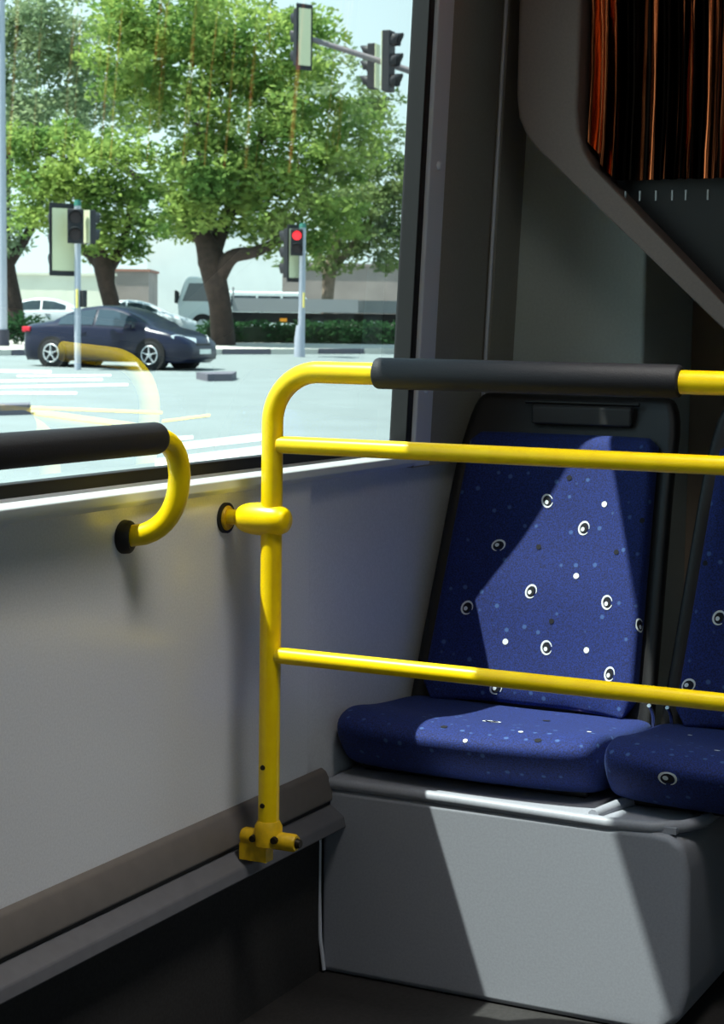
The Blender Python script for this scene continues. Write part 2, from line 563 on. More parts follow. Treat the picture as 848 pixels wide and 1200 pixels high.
def Xb(z): return 3.04+.33*(z-.38)
def make_seat(cy, seedv, eyes, whites, blacks, ceyes, lab, grp=None, cz=0, fx=0):
    s = thing('bus_seat', (2.95, cy, .287), lab, 'seat', grp)
    # --- cushion
    hw = .236
    c = MB()
    prof = [  # (x, z) around the cushion section, front to back
        (2.755, .292), (2.722, .306), (2.676, .366), (2.688, .394), (2.745, .405), (2.83, .391), (2.94, .380), (3.04, .376), (3.07, .36), (3.07, .31), (2.9, .292)]
    secs = [(-1.0, .55), (-.98, .88), (-.90, .99), (-.45, 1), (0, 1), (.45, 1), (.90, .99), (.98, .88), (1.0, .55)]
    vs = []
    for sx, k in secs:
        for j, (x, z) in enumerate(prof):
            mx_, mz = 2.86, .340
            bul = -.010*(1-min(1, abs(sx))**2) if 3 <= j <= 7 else 0
            frontcurve = .022*abs(sx)**3 if j < 5 else 0
            vs.append((mx_+(x-mx_)*(k if abs(sx) > .9 else 1)+frontcurve, cy+sx*hw, mz+(z-mz)*k+bul+cz))
    P_ = len(prof); fs = []
    for i in range(len(secs)-1):
        for j in range(P_):
            fs.append((i*P_+j, i*P_+(j+1) % P_, (i+1)*P_+(j+1) % P_, (i+1)*P_+j))
    fs.append(tuple(range(P_))); fs.append(tuple(range((len(secs)-1)*P_, len(secs)*P_))[::-1])
    c.add(vs, fs, 0, True)
    cc = subdivided(c, 2)
    bv = BVHTree.FromPolygons([V(v) for v in cc.v], cc.f)
    for (px, py, kind, ang, sz) in ceyes:
        motif(cc, bv, CAM, ray(px, py), kind, ang, sz)
    cc.build('seat_cushion', [FAB, WHT, BLK], parent=s)
    # --- shell below the cushion
    sh = MB()
    sh.box((2.77, cy-.205, .287), (3.08, cy+.205, .310))
    sh.build('seat_pan', SHELL, parent=s, bevel=.008)
    # --- backrest shell
    def half(z):  # half width against height
        t = max(0, min(1, (z-.34)/.58))
        return .232*(1-t)+.204*t
    b = MB(); vs = []; fs = []
    zs = [.335, .36, .42, .52, .62, .72, .80, .86, .90, .922]
    sx = [-1, -.93, -.75, -.4, 0, .4, .75, .93, 1]
    for side in (0, 1):
        for z in zs:
            rnd = 1 if z < .88 else (.97 if z < .91 else .90)
            for q in sx:
                h = half(z)*rnd
                fx_ = -.035*abs(q)**3 if z < .84 else -.035*abs(q)**3*.4
                x = Xb(z)+fx_+(.050 if side else .0)+(.012 if not side else 0)
                vs.append((x, cy+q*h, z))
    nz, nx = len(zs), len(sx)
    for side in (0, 1):
        for i in range(nz-1):
            for j in range(nx-1):
                o = side*nz*nx
                fs.append((o+i*nx+j, o+i*nx+j+1, o+(i+1)*nx+j+1, o+(i+1)*nx+j))
    def wrap(l): 
        for a, b2 in zip(l, l[1:]): fs.append((a, b2, b2+nz*nx, a+nz*nx))
    wrap([i for i in range(nx)]); wrap([(nz-1)*nx+i for i in range(nx)])
    wrap([i*nx for i in range(nz)]); wrap([i*nx+nx-1 for i in range(nz)])
    b.add(vs, fs, 0, True)
    shell = b.build('backrest_shell', SHELL, parent=s, sub=1)
    # grab recess frame on the top of the shell
    g = MB()
    g.prism([(Xb(.885)-.010, cy-.12, .866), (Xb(.885)-.010, cy+.075, .866), (Xb(.885)-.010, cy+.075, .902), (Xb(.885)-.010, cy-.12, .902)], (.014, 0, .004))
    g.build('grab_recess', mat('recess_grey', (44, 43, 44), .6), parent=shell, bevel=.006)
    MB().tube([(Xb(.905)-.004, cy-.13, .908), (Xb(.905)-.004, cy+.09, .908)], .004, 8).build('grab_edge', SHELL, parent=shell)
    # --- upholstered back pad
    p = MB(); vs = []; fs = []
    zs2 = [.372, .40, .46, .54, .60, .66, .74, .80, .835, .850]
    for side in (0, 1):
        for i, z in enumerate(zs2):
            h = half(z)-.030
            if i == 0 or i == len(zs2)-1: h *= .90
            for q in sx:
                wing = -.034*max(0, (abs(q)-.45)/.55)**1.5
                lum = -.010*math.exp(-((z-.57)/.05)**2)*(1-abs(q)**4)
                edge = .014 if (abs(q) == 1 or i in (0, len(zs2)-1)) else 0
                x = Xb(z)+(wing+lum+edge-.014 if not side else .018+wing*.8)
                vs.append((x, cy+q*h, z))
    nz = len(zs2)
    for side in (0, 1):
        for i in range(nz-1):
            for j in range(nx-1):
                o = side*nz*nx
                fs.append((o+i*nx+j, o+i*nx+j+1, o+(i+1)*nx+j+1, o+(i+1)*nx+j))
    def wrap2(l):
        for a, b2 in zip(l, l[1:]): fs.append((a, b2, b2+nz*nx, a+nz*nx))
    wrap2([i for i in range(nx)]); wrap2([(nz-1)*nx+i for i in range(nx)])
    wrap2([i*nx for i in range(nz)]); wrap2([i*nx+nx-1 for i in range(nz)])
    p.add(vs, fs, 0, True)
    pp = subdivided(p, 2)
    bv = BVHTree.FromPolygons([V(v) for v in pp.v], pp.f)
    for px, py, ang in eyes: motif(pp, bv, CAM, ray(px, py), 'eye', ang, .0135)
    for px, py in whites: motif(pp, bv, CAM, ray(px, py), 'white', 0, .0055)
    for px, py in blacks: motif(pp, bv, CAM, ray(px, py), 'black', 0, .0050)
    pp.build('back_pad', [FAB, WHT, BLK], parent=s)
    return s

def ray(px, py):
    return fw+rt*((px-424)/F)-up*((py-600)/F)

make_seat(-.228, 1,
    [(641, 587, -.4), (684, 619, .1), (584, 639, 1.2), (622, 693, .3), (711, 706, -.3), (640, 759, -.2), (749, 733, -.5), (714, 790, 0), (547, 712, .4), (581, 806, .7)],
    [(708, 591), (675, 675), (592, 752), (687, 762), (767, 707)],
    [(667, 560), (631, 641), (722, 647), (646, 728), (752, 610)],
    [(576, 846, 'eye', 1.4, .016), (520, 852, 'black', 0, .006), (640, 845, 'black', 0, .007), (630, 868, 'black', 0, .006), (545, 868, 'white', 0, .004), (690, 858, 'white', 0, .004), (610, 858, 'white', 0, .004)],
    'blue eye-patterned bus seat beside the window wall, sunlight across its back')
make_seat(-.702, 2,
    [(830, 603, .3), (842, 724, .4), (806, 803, 1.0), (775, 729, 0)],
    [(791, 686), (784, 742)],
    [(826, 660), (800, 770)],
    [(782, 912, 'eye', 1.3, .016), (840, 880, 'white', 0, .005), (808, 862, 'white', 0, .004)],
    'blue eye-patterned bus seat in shade at the right edge, farther from the window', fx=.0)
# chrome hinge brackets between the two seats
hb = MB()
for dy in (-.462, -.494):
    pts = bez((2.99, dy, .405), (3.05, dy, .375), (2.985, dy, .315), 8)
    hb = MB().tube(pts, .0035, 10)
    o = hb.build('seat_bracket', CHROME)
    tag(o, 'thin chrome seat bracket curving down in the gap between the seats, %s one' % ('left' if dy > -.48 else 'right'), 'bracket', 'chrome brackets between the seats')

# ================================================================ yellow guard rail with grip
RX = 2.35
rail = thing('guard_rail', (RX, -.08, .262), 'yellow tubular guard rail with black top grip in front of the seats', 'handrail')
fr = fillet([(RX, -.080, .285), (RX, -.080, .975), (RX, -1.10, .975), (RX, -1.10, FZ)], .075, 12)
MB().tube(fr, .0158, 24).build('frame_tube', YEL, parent=rail)
MB().tube([(RX, -.247, .976), (RX, -.249, .976), (RX, -.252, .976), (RX, -.689, .976), (RX, -.6915, .976), (RX, -.693, .976)], [.0175, .021, .0222, .0222, .021, .0175], 28).build('grip', RUB, parent=rail)
MB().tube([(RX, -.092, .868), (RX, -1.09, .868)], .0128, 20).build('middle_bar', YEL, parent=rail)
MB().tube([(RX, -.092, .556), (RX, -1.09, .556)], .0122, 20).build('lower_bar', YEL, parent=rail)
# clamp joint to the wall: rounded cross cylinder plus stub and wall rosette
cj = MB(); N = 14
pts = []; rad = []
for k in range(N+1):
    a = -math.pi/2+math.pi*k/N
    pts.append(V((RX-.001, -.0625+.046*math.sin(a), .757))); rad.append(max(.0015, .0245*math.cos(a)**.42))
pts = [V((RX-.001, -.0665+.043*math.sin(-math.pi/2+math.pi*k/N), .757)) for k in range(N+1)]
cj.tube(pts, rad, 24)
clampo = cj.build('wall_clamp', YEL, parent=rail)
MB().tube([(RX, -.034, .757), (RX, -.004, .757)], .0115, 18).build('clamp_stub', YEL, parent=clampo)
MB().tube([(RX, -.008, .755), (RX, -.004, .755), (RX, -.0005, .755)], [.0165, .0195, .0195], 24).build('rosette', YELD, parent=clampo)
MB().tube([(RX, -.005, .755), (RX, .0, .755)], [.023, .023], 24).build('rosette_gasket', GASK, parent=clampo)
# foot on the ledge
ft = MB()
ft.tube([(RX, -.128, .276), (RX, -.124, .276), (RX, -.040, .276), (RX, -.036, .276)], [.011, .0135, .0135, .011], 18)
ft.tube([(RX, -.080, .268), (RX, -.080, .296), (RX, -.080, .305)], [.021, .021, .0165], 20)
ft.box((RX-.011, -.082, .242), (RX+.011, -.036, .268))
foot = ft.build('foot', YELD, parent=rail)
for (y, z) in ((-.062, .278), (-.098, .280)):
    MB().tube([(RX-.013, y, z), (RX-.019, y, z)], [.006, .005], 10).build('bolt', BOLT, parent=foot)
for z in (.330, .388):
    MB().tube([(RX-.0150, -.078, z), (RX-.0175, -.078, z)], [.0042, .0036], 10).build('bolt', BOLT, parent=foot)
MB().tube([(RX, -.128, .276), (RX, -.135, .276)], [.008, .006], 10).build('bolt', BOLT, parent=foot)

# ---------------------------------------------------------------- grab handle on the window sill
gh = thing('grab_handle', (2.08, -.08, .75), 'yellow grab handle with thick black grip, fixed below the window at left', 'handle')
hp = [V((1.30, -.08, .892)), V((2.02, -.08, .8915))]+bez((2.03, -.08, .8915), (2.093, -.08, .89), (2.100, -.078, .838), 8)+bez((2.101, -.077, .83), (2.103, -.070, .772), (2.088, -.030, .757), 8)[1:]+[V((2.083, 0, .752))]
MB().tube(hp, .0150, 22).build('tube', YEL, parent=gh)
MB().tube([(1.30, -.08, .892), (1.305, -.08, .892), (2.035, -.08, .8915), (2.040, -.08, .8915), (2.044, -.08, .8915)], [.018, .0215, .0215, .0205, .0175], 28).build('grip', RUB, parent=gh)
MB().tube(bez((1.31, -.08, .892), (1.24, -.08, .892), (1.235, -.078, .838), 8)+bez((1.234, -.077, .83), (1.232, -.070, .772), (1.245, -.030, .757), 8)[1:]+[V((1.25, 0, .752))], .0150, 20).build('tube', YEL, parent=gh)
MB().tube([(2.084, -.012, .752), (2.083, -.009, .752), (2.083, -.0005, .752)], [.018, .0225, .0235], 24).build('rosette', GASK, parent=gh)
MB().tube([(1.25, -.012, .752), (1.25, -.009, .752), (1.25, -.0005, .752)], [.018, .0225, .0235], 24).build('rosette', GASK, parent=gh)

# ================================================================ the street outside
SL = .019
def gz(p):
    d = (V(p[:2])-CAM.xy).dot(V((math.cos(yaw), math.sin(yaw))))
    return CAM.z-1.75+SL*d
def G(px, py, lift=0):
    """point of the sloping street under a sight line"""
    d = ray(px, py); fh = V((math.cos(yaw), math.sin(yaw)))
    k = (-1.75)/(d.z-SL*V(d[:2]).dot(fh))
    p = CAM+d*k; p.z += lift
    return p
def D(px, py, depth):
    d = ray(px, py)
    return CAM+d*(depth/d.dot(V((math.cos(yaw), math.sin(yaw), 0))))
FH = V((math.cos(yaw), math.sin(yaw), 0)); RH = V((r0.x, r0.y, 0))
def hdir(a): return RH*math.cos(a)+FH*math.sin(a)     # a=0 to the right, 90 deg away
def on(depth, px):
    """street point at a given distance along the view and sideways angle"""
    d = ray(px, 400); d = d/ V(d[:2]).dot(FH.xy)
    p = V((CAM.x+d.x*depth, CAM.y+d.y*depth, 0)); p.z = gz(p); return p

ASPH = mat('asphalt', (114, 123, 123), .9, noise=.06, nscale=.8)
PAINT = mat('road_paint', (225, 228, 222), .8, noise=.08, nscale=5)
PAINTY = mat('road_paint_yellow', (226, 208, 120), .8, noise=.1, nscale=4)
KERBD = mat('kerb_dark', (92, 90, 100), .9)
KERBL = mat('kerb_light', (190, 188, 180), .9)
PAVE = mat('paving', (180, 176, 168), .95, noise=.08, nscale=1.5)
gm = MB(); S = 160
cs4 = [CAM+FH*a+RH*b for a, b in ((-120, -S), (-120, S), (260, S), (260, -S))]
gm.add([(p.x, p.y, gz(p)) for p in cs4], [(0, 1, 2, 3)])
grd = struct(gm.build('floor', ASPH)); grd.name = 'floor_street'
def quad(mb, pts, lift, mi=0):
    mb.add([(p.x, p.y, gz(p)+lift) for p in pts], [tuple(range(len(pts)))], mi)
mk = MB()
# zebra bars in the foreground
for (x0, y0, x1, y1, wd) in ((182, 516, 226, 513, 4), (182, 527, 330, 510, 8), (182, 543, 340, 524, 9)):
    quad(mk, [G(x0, y0-wd/2), G(x1, y1-wd/2), G(x1, y1+wd/2), G(x0, y0+wd/2)], .006)
# distant crosswalk lines left
for (x0, y0, x1, y1, wd) in ((0, 447, 120, 445, 2.4), (0, 454, 150, 451, 2.6), (0, 461, 90, 461, 2.6), (20, 441, 130, 440, 2.0), (0, 435, 60, 436, 3)):
    quad(mk, [G(x0, y0-wd/2), G(x1, y1-wd/2), G(x1, y1+wd/2), G(x0, y0+wd/2)], .006)
mk.build('road_marking', PAINT, parent=grd)
mk = MB()
for (x0, y0, x1, y1, wd) in ((35, 478, 190, 484, 3), (40, 485, 130, 497, 3), (190, 494, 246, 487, 2.5)):
    quad(mk, [G(x0, y0-wd/2), G(x1, y1-wd/2), G(x1, y1+wd/2), G(x0, y0+wd/2)], .006)
mk.build('road_marking', PAINTY, parent=grd)
# median with kerb in dark and light blocks
p0 = G(-120, 417); p1 = G(560, 414)
q0 = on(58, -160); q1 = on(58, 620)
md = MB()
def prism_g(mb, pts, h, mi=0, zb=-.05):
    n = len(pts)
    vs = [(p.x, p.y, gz(p)+zb) for p in pts]+[(p.x, p.y, gz(p)+h) for p in pts]
    mb.add(vs, [tuple(range(n))[::-1], tuple(range(n, 2*n))]+[(i, (i+1) % n, n+(i+1) % n, n+i) for i in range(n)], mi)
prism_g(md, [p0, p1, q1, q0], .13)
med = struct(md.build('trim_8', PAVE))
kb = MB()
dv = (p1-p0); L = dv.length; dn = dv.normalized(); off = -FH*.12
K = int(L/1.5)
for i in range(K):
    a = p0+dn*(i*1.5); b_ = p0+dn*(i*1.5+1.48)
    prism_g(kb, [a+off, b_+off, b_, a], .15, i % 2)
kb.build('kerb', [KERBD, KERBL], parent=med)
# kerb islands
def island(name, pts, lab):
    m_ = MB(); prism_g(m_, pts, .14)
    return tag(m_.build(name, KERBD), lab, 'kerb')
a = G(-40, 488); b_ = G(36, 486)
island('kerb_island', [a, b_, b_+FH*.5+RH*-.1, a+FH*.5], 'dark kerb end jutting in from the left side of the road')
a = G(243, 447); b_ = G(272, 446.5)
island('kerb_island', [a, b_, b_+FH*1.2, a+FH*.9-RH*.3], 'small low kerb nose lying on the road right of the navy car')

# hedge: dense leaf mesh
LEAF1 = leafmat('leaf_bright', (98, 130, 68), (158, 178, 96))
LEAF2 = leafmat('leaf_mid', (94, 116, 72), (136, 152, 96))
LEAF3 = leafmat('leaf_grey', (118, 138, 104), (158, 172, 130))
LEAF4 = leafmat('leaf_hedge', (34, 66, 42), (60, 94, 58))
BARK = mat('bark', (58, 46, 40), .95, noise=.3, nscale=6)
BARKP = mat('bark_pale', (136, 118, 104), .95, noise=.25, nscale=6)

def leaves(mb, centre, rx, ry, rz, n, size, rnd, shell=.55):
    for _ in range(n):
        while True:
            d = V((rnd.gauss(0, 1), rnd.gauss(0, 1), rnd.gauss(0, 1)))
            if d.length > .01: break
        d.normalize()
        r_ = shell+(1-shell)*rnd.random()**.7
        p = V(centre)+V((d.x*rx, d.y*ry, d.z*rz))*r_
        a = V((rnd.uniform(-1, 1), rnd.uniform(-1, 1), rnd.uniform(-.6, .6))).normalized()
        b2 = a.cross(V((rnd.uniform(-1, 1), rnd.uniform(-1, 1), rnd.uniform(-1, 1)))).normalized()
        s = size*rnd.uniform(.6, 1.3)
        mb.add([p-a*s, p+b2*s*.42, p+a*s, p-b2*s*.42], [(0, 1, 2, 3)])

hr = random.Random(5)
hl = MB()
h0 = G(238, 408); h1 = G(500, 407)
h0 = h0+FH*1.2; h1 = h1+FH*1.2
for i in range(60):
    t_ = i/59; c = h0.lerp(h1, t_)+FH*hr.uniform(0, .8)
    c.z = gz(c)+.34+hr.uniform(-.04, .08)
    leaves(hl, c, .45, .45, .46, 170, .09, hr, .3)
hd = thing('hedge', tuple(h0.lerp(h1, .5)), 'low clipped dark green hedge on the median under the big tree', 'hedge')
core = MB()
prism_g(core, [h0, h1, h1+FH*.7, h0+FH*.7], .62)
core.build('branches', mat('hedge_core', (34, 48, 32), .95), parent=hd)
hl.build('foliage', LEAF4, parent=hd)
# little scrub at far left
sc2 = MB(); c = G(22, 410)+FH*1
for i in range(8): leaves(sc2, c+RH*hr.uniform(-.9, .6)+V((0, 0, hr.uniform(.1, .75))), .5, .5, .35, 120, .09, hr, .3)
tag(sc2.build('shrub', LEAF4), 'low green shrub on the median at the far left, beside the lamp post', 'shrub')

def tree(seed, depth, blobs, trunk, branches, leafm, barkm, lab, lsize=.125, per=70, puff=.75, dens=1.0, cat='tree'):
    """blobs: (px,py,rx_px,ry_px,n_puffs); sizes become metres at the tree's own distance"""
    rnd = random.Random(seed); k = depth/F
    base = on(depth, trunk[0][0])
    t_ = thing('tree', tuple(base), lab, cat, 'street trees')
    tb = MB()
    pts = [D(px, py, depth) for px, py, r_ in trunk]; pts[0].z = min(pts[0].z, base.z)
    def smooth(p, rr):
        if len(p) < 3: return p, rr
        o = []; q = []
        for i in range(len(p)-1):
            for s_ in range(5):
                u_ = s_/5; a0 = p[max(0, i-1)]; a3 = p[min(len(p)-1, i+2)]
                o.append(.5*((2*p[i])+(-a0+p[i+1])*u_+(2*a0-5*p[i]+4*p[i+1]-a3)*u_*u_+(-a0+3*p[i]-3*p[i+1]+a3)*u_**3)); q.append(rr[i]+(rr[i+1]-rr[i])*u_)
        return o+[p[-1]], q+[rr[-1]]
    sp1, sr = smooth(pts, [r_*k for *_, r_ in trunk])
    tb.tube(sp1, sr, 12)
    for br in branches:
        bp_ = [D(px, py, depth)+FH*(dz if i_ else 0) for i_, (px, py, r_, dz) in enumerate(br)]
        s1, s2 = smooth(bp_, [r_*k for _, _, r_, _ in br])
        tb.tube(s1, s2, 8)
    tb.build('trunk', barkm, parent=t_)
    lb = MB()
    for (px, py, rx, ry, n) in blobs:
        c = D(px, py, depth); dd = min(rx*k*1.1, 3.2)
        for _ in range(n):
            while True:
                d = V((rnd.uniform(-1, 1), rnd.uniform(-1, 1), rnd.uniform(-1, 1)))
                if .15 < d.length < 1: break
            p = c+RH*d.x*rx*k+FH*d.y*dd+V((0, 0, d.z*ry*k))
            s_ = puff*rnd.uniform(.6, 1.25)
            leaves(lb, p, s_, s_, s_*.6, int(1.35*per*dens*rnd.uniform(.7, 1.2)), lsize, rnd, .35)
    lb.build('foliage', leafm, parent=t_)
    return t_

tree(11, 55, [(215, 110, 90, 75, 50), (300, 60, 100, 60, 52), (350, 150, 95, 75, 58), (255, 210, 75, 52, 40), (310, 235, 85, 45, 34), (225, 255, 50, 24, 14), (340, 275, 45, 26, 10), (385, 230, 45, 60, 22), (150, 60, 60, 60, 26), (215, 10, 120, 50, 40)],
     [(262, 396, 15), (258, 360, 13), (252, 330, 14), (248, 305, 17), (235, 270, 9), (220, 230, 6)],
     [[(255, 325, 11, 0), (272, 302, 9, -.4), (300, 296, 7, -.6), (325, 282, 5, -.3), (345, 250, 3, 0)], [(248, 300, 11, 0), (262, 260, 8, .5), (290, 200, 6, .6), (310, 140, 4, .6)], [(240, 285, 8, 0), (215, 262, 6, .6), (195, 220, 4, 1)]],
     LEAF1, BARK, 'large spreading green tree with forked dark trunk behind the hedge, right of the navy car', per=72)
tree(12, 60, [(95, 190, 70, 50, 36), (60, 235, 50, 40, 26), (135, 250, 48, 50, 26), (115, 290, 42, 22, 10), (160, 200, 40, 50, 18), (40, 180, 40, 40, 16)],
     [(136, 392, 11), (131, 360, 10), (125, 335, 10), (122, 315, 12), (112, 280, 6), (100, 240, 4)],
     [[(123, 318, 10, 0), (140, 290, 6, .4), (150, 250, 4, .5)], [(122, 315, 9, 0), (95, 290, 5, .5), (70, 260, 4, .5)]],
     LEAF1, BARK, 'green tree with leaning dark trunk directly behind the navy car', per=66)
tree(13, 66, [(30, 90, 60, 70, 34), (5, 160, 45, 70, 24), (90, 60, 60, 55, 26), (30, 20, 60, 40, 18), (120, 120, 45, 50, 22), (0, 260, 40, 45, 14), (70, 20, 70, 40, 22), (60, 120, 70, 60, 26), (-10, 30, 40, 50, 16)],
     [(18, 400, 13), (16, 360, 11), (10, 320, 9), (4, 260, 7), (12, 160, 5)],
     [[(10, 310, 7, 0), (40, 250, 5, .5), (60, 150, 3, .5)]],
     LEAF3, BARK, 'sparse grey-green tree behind the lamp post, far left', per=52)
tree(14, 70, [(410, 235, 55, 55, 34), (445, 210, 36, 60, 26), (370, 290, 50, 30, 16), (430, 290, 50, 34, 22), (455, 260, 35, 50, 16), (480, 230, 40, 60, 14), (440, 130, 34, 30, 8)],
     [(382, 400, 9), (383, 370, 7), (384, 345, 7), (386, 320, 8), (395, 270, 5)],
     [[(385, 325, 6, 0), (372, 300, 4, .3), (360, 270, 3, .3)], [(386, 320, 6, 0), (410, 290, 4, .5), (440, 250, 3, .5)]],
     LEAF2, BARKP, 'duller green tree with a thin pale trunk, nearest the dark window edge', per=60)
tree(15, 84, [(60, 120, 90, 60, 30), (170, 60, 80, 60, 24), (380, 110, 60, 60, 20), (260, 160, 90, 70, 26), (440, 150, 30, 30, 6)],
     [(262, 400, 7), (256, 330, 7), (240, 200, 6), (220, 100, 4)],
     [[(248, 260, 6, 0), (120, 180, 4, 1), (80, 120, 3, 1)], [(248, 240, 6, 0), (280, 180, 4, 1), (370, 120, 3, 1)]],
     LEAF3, BARK, 'hazy grey-green tree crown showing through gaps behind the nearer trees', per=46, puff=1.0, lsize=.2)

# ---------------------------------------------------------------- far walls and building
WALLC = mat('cream_wall', (238, 232, 212), .9, noise=.05, nscale=.8)
WALLB = mat('brown_wall', (160, 146, 140), .9, noise=.08, nscale=1)
WHITEB = mat('white_building', (238, 240, 236), .9, noise=.04, nscale=.6)
def slab(name, depth, x0, x1, ytop, thick, mtl, lab, cat, cap=None):
    a = on(depth, x0); b_ = on(depth, x1)
    top = D((x0+x1)/2, ytop, depth).z
    t_ = thing(name, tuple(a.lerp(b_, .5)), lab, cat)
    m_ = MB()
    pts = [a, b_, b_+FH*thick, a+FH*thick]
    m_.add([(p.x, p.y, gz(p)-.3) for p in pts]+[(p.x, p.y, top) for p in pts], [(3, 2, 1, 0), (4, 5, 6, 7), (0, 1, 5, 4), (1, 2, 6, 5), (2, 3, 7, 6), (3, 0, 4, 7)])
    m_.build('wall', mtl, parent=t_)
    c_ = MB()
    e = RH*.08
    pts = [a-e-FH*.08, b_+e-FH*.08, b_+e+FH*(thick+.08), a-e+FH*(thick+.08)]
    c_.add([(p.x, p.y, top) for p in pts]+[(p.x, p.y, top+.12) for p in pts], [(3, 2, 1, 0), (4, 5, 6, 7), (0, 1, 5, 4), (1, 2, 6, 5), (2, 3, 7, 6), (3, 0, 4, 7)])
    c_.build('coping', cap or mtl, parent=t_)
    return t_, a, b_, top
slab('boundary_wall', 92, -60, 134, 322, .3, WALLC, 'cream boundary wall behind the navy car at left', 'wall')
slab('boundary_wall', 92, 330, 520, 312, .3, WALLB, 'dull brown-grey boundary wall behind the flatbed at right', 'wall')
bt, ba, bb, btop = slab('building', 100, 172, 335, 262, 6, WHITEB, 'plain white low building behind the truck cab', 'building')
slab('building', 94, 131, 174, 318, 4, WALLB, 'grey-brown outbuilding with pale coping between the two trees', 'building', cap=mat('terracotta_cap', (170, 120, 104), .9))

# ---------------------------------------------------------------- cars
TYRE = mat('tyre', (26, 26, 28), .85)
RIM = mat('alloy', (205, 208, 210), .35, metal=.5)
CGL = mat('car_glass', (52, 64, 72), .06, spec=1.0)
LAMPW = mat('headlight', (225, 232, 236), .12)
LAMPR = mat('tail_light', (200, 30, 50), .25)
def interp(tab, x):
    for (a, b2), (c, d) in zip(tab, tab[1:]):
        if a <= x <= c: return b2+(d-b2)*(x-a)/(c-a)
    return tab[0][1] if x < tab[0][0] else tab[-1][1]
def make_car(paint, lab, group=None):
    c = thing('car', (0, 0, 0), lab, 'car', group)
    TOP = [(0, .50), (.03, .84), (.12, 1.0), (.55, 1.05), (.80, 1.09), (1.15, 1.26), (1.55, 1.395), (2.0, 1.44), (2.4, 1.42), (2.75, 1.34), (3.15, 1.16), (3.5, .98), (3.9, .89), (4.25, .77), (4.42, .64), (4.5, .45)]
    BEL = [(0, .48), (.03, .80), (.12, .92), (.8, .97), (2.0, .94), (3.4, .90), (3.9, .82), (4.25, .72), (4.42, .60), (4.5, .42)]
    WID = [(0, .68), (.12, .80), (.6, .87), (3.6, .875), (4.1, .83), (4.4, .70), (4.5, .56)]
    WR = [(0, .62), (.5, .74), (1.0, .66), (1.55, .56), (2.4, .56), (3.1, .64), (3.5, .74), (4.1, .72), (4.5, .5)]
    xs = [0, .03, .12, .3, .55, .8, .97, 1.15, 1.35, 1.55, 1.78, 2.0, 2.2, 2.4, 2.58, 2.75, 2.95, 3.15, 3.33, 3.5, 3.7, 3.9, 4.1, 4.25, 4.42, 4.5]
    def ring(x):
        w_, wr, tp, bl = interp(WID, x), interp(WR, x), interp(TOP, x), interp(BEL, x)
        z0 = .15 if .1 < x < 4.4 else .24
        bl = min(bl, tp-.02); mid = z0+(bl-z0)*.55
        h = [(w_*.9, z0), (w_*.985, z0+.1), (w_, mid), (w_*.985, bl-.07), (w_*.95, bl), (wr+.02, tp-.045 if tp-bl > .1 else (bl+tp)/2), (wr*.82, tp-.005), (wr*.35, tp+.01)]
        return [(x-2.25, y, z) for y, z in h]+[(x-2.25, -y, z) for y, z in h[::-1]]
    rr = [ring(x) for x in xs]; n = len(rr[0])
    m_ = MB(); vs = [p for r_ in rr for p in r_]; fs = []
    for i in range(len(xs)-1):
        for j in range(n):
            fs.append((i*n+j, i*n+(j+1) % n, (i+1)*n+(j+1) % n, (i+1)*n+j))
    fs.append(tuple(range(n))); fs.append(tuple(range((len(xs)-1)*n, len(xs)*n)))
    m_.add(vs, fs, 0, True)
    local(m_, c, 'body', paint)
    def patch(x0, x1, j0, j1, off, name, t0=.1, t1=.9, side=1):
        g = MB(); X_ = [x0+(x1-x0)*k/8 for k in range(9)]; vs = []
        for x in X_:
            r_ = ring(x); a, b2 = V(r_[j0]), V(r_[j1])
            nn = V((0, 1, 0)) if side > 0 else V((0, -1, 0))
            for tt in (t0, t1): vs.append(a.lerp(b2, tt)+off)
        g.add(vs, [(2*k, 2*k+1, 2*k+3, 2*k+2) for k in range(8)], 0, True)
        local(g, c, name, CGL)
    for sgn in (1, -1):
        a, b2 = (4, 5) if sgn > 0 else (n-5, n-6)
        o = V((0, .012*sgn, .004))
        patch(1.05, 1.98, a, b2, o, 'side_window'); patch(2.05, 3.1, a, b2, o, 'side_window')
    patch(2.80, 3.42, 5, n-6, V((.004, 0, .025)), 'windscreen', .04, .96)
    patch(.86, 1.45, 5, n-6, V((-.004, 0, .025)), 'rear_window', .06, .94)
    for x in (.85-2.25+.05, 3.55-2.25):
        for sgn in (1, -1):
            y = sgn*.80
            ar = MB().tube([(x, sgn*.60, .33), (x, sgn*.884, .33)], .385, 28)
            local(ar, c, 'wheel_arch', mat('arch_black', (18, 18, 20), .9))
            wh = MB()
            wh.tube([(x, y-.09, .32), (x, y-.08, .32), (x, y+.08, .32), (x, y+.10, .32)], [.29, .32, .32, .29], 28)
            wo_ = local(wh, c, 'wheel', TYRE)
            rm = MB(); ys_ = y+sgn*.104
            for k in range(5):
                a = 2*math.pi*k/5+.3
                rm.bar((x, ys_, .32), (x+.20*math.cos(a), ys_, .32+.20*math.sin(a)), .02, .075, hint=V((0, 1, 0)))
            rm.tube([(x, ys_-.012, .32), (x, ys_+.012, .32)], .06, 14)
            pts = [(x+.205*math.cos(2*math.pi*k/24), ys_, .32+.205*math.sin(2*math.pi*k/24)) for k in range(25)]
            rm.tube(pts, .018, 6, caps=False)
            ro = local(rm, c, 'rim', RIM); ro.parent = wo_
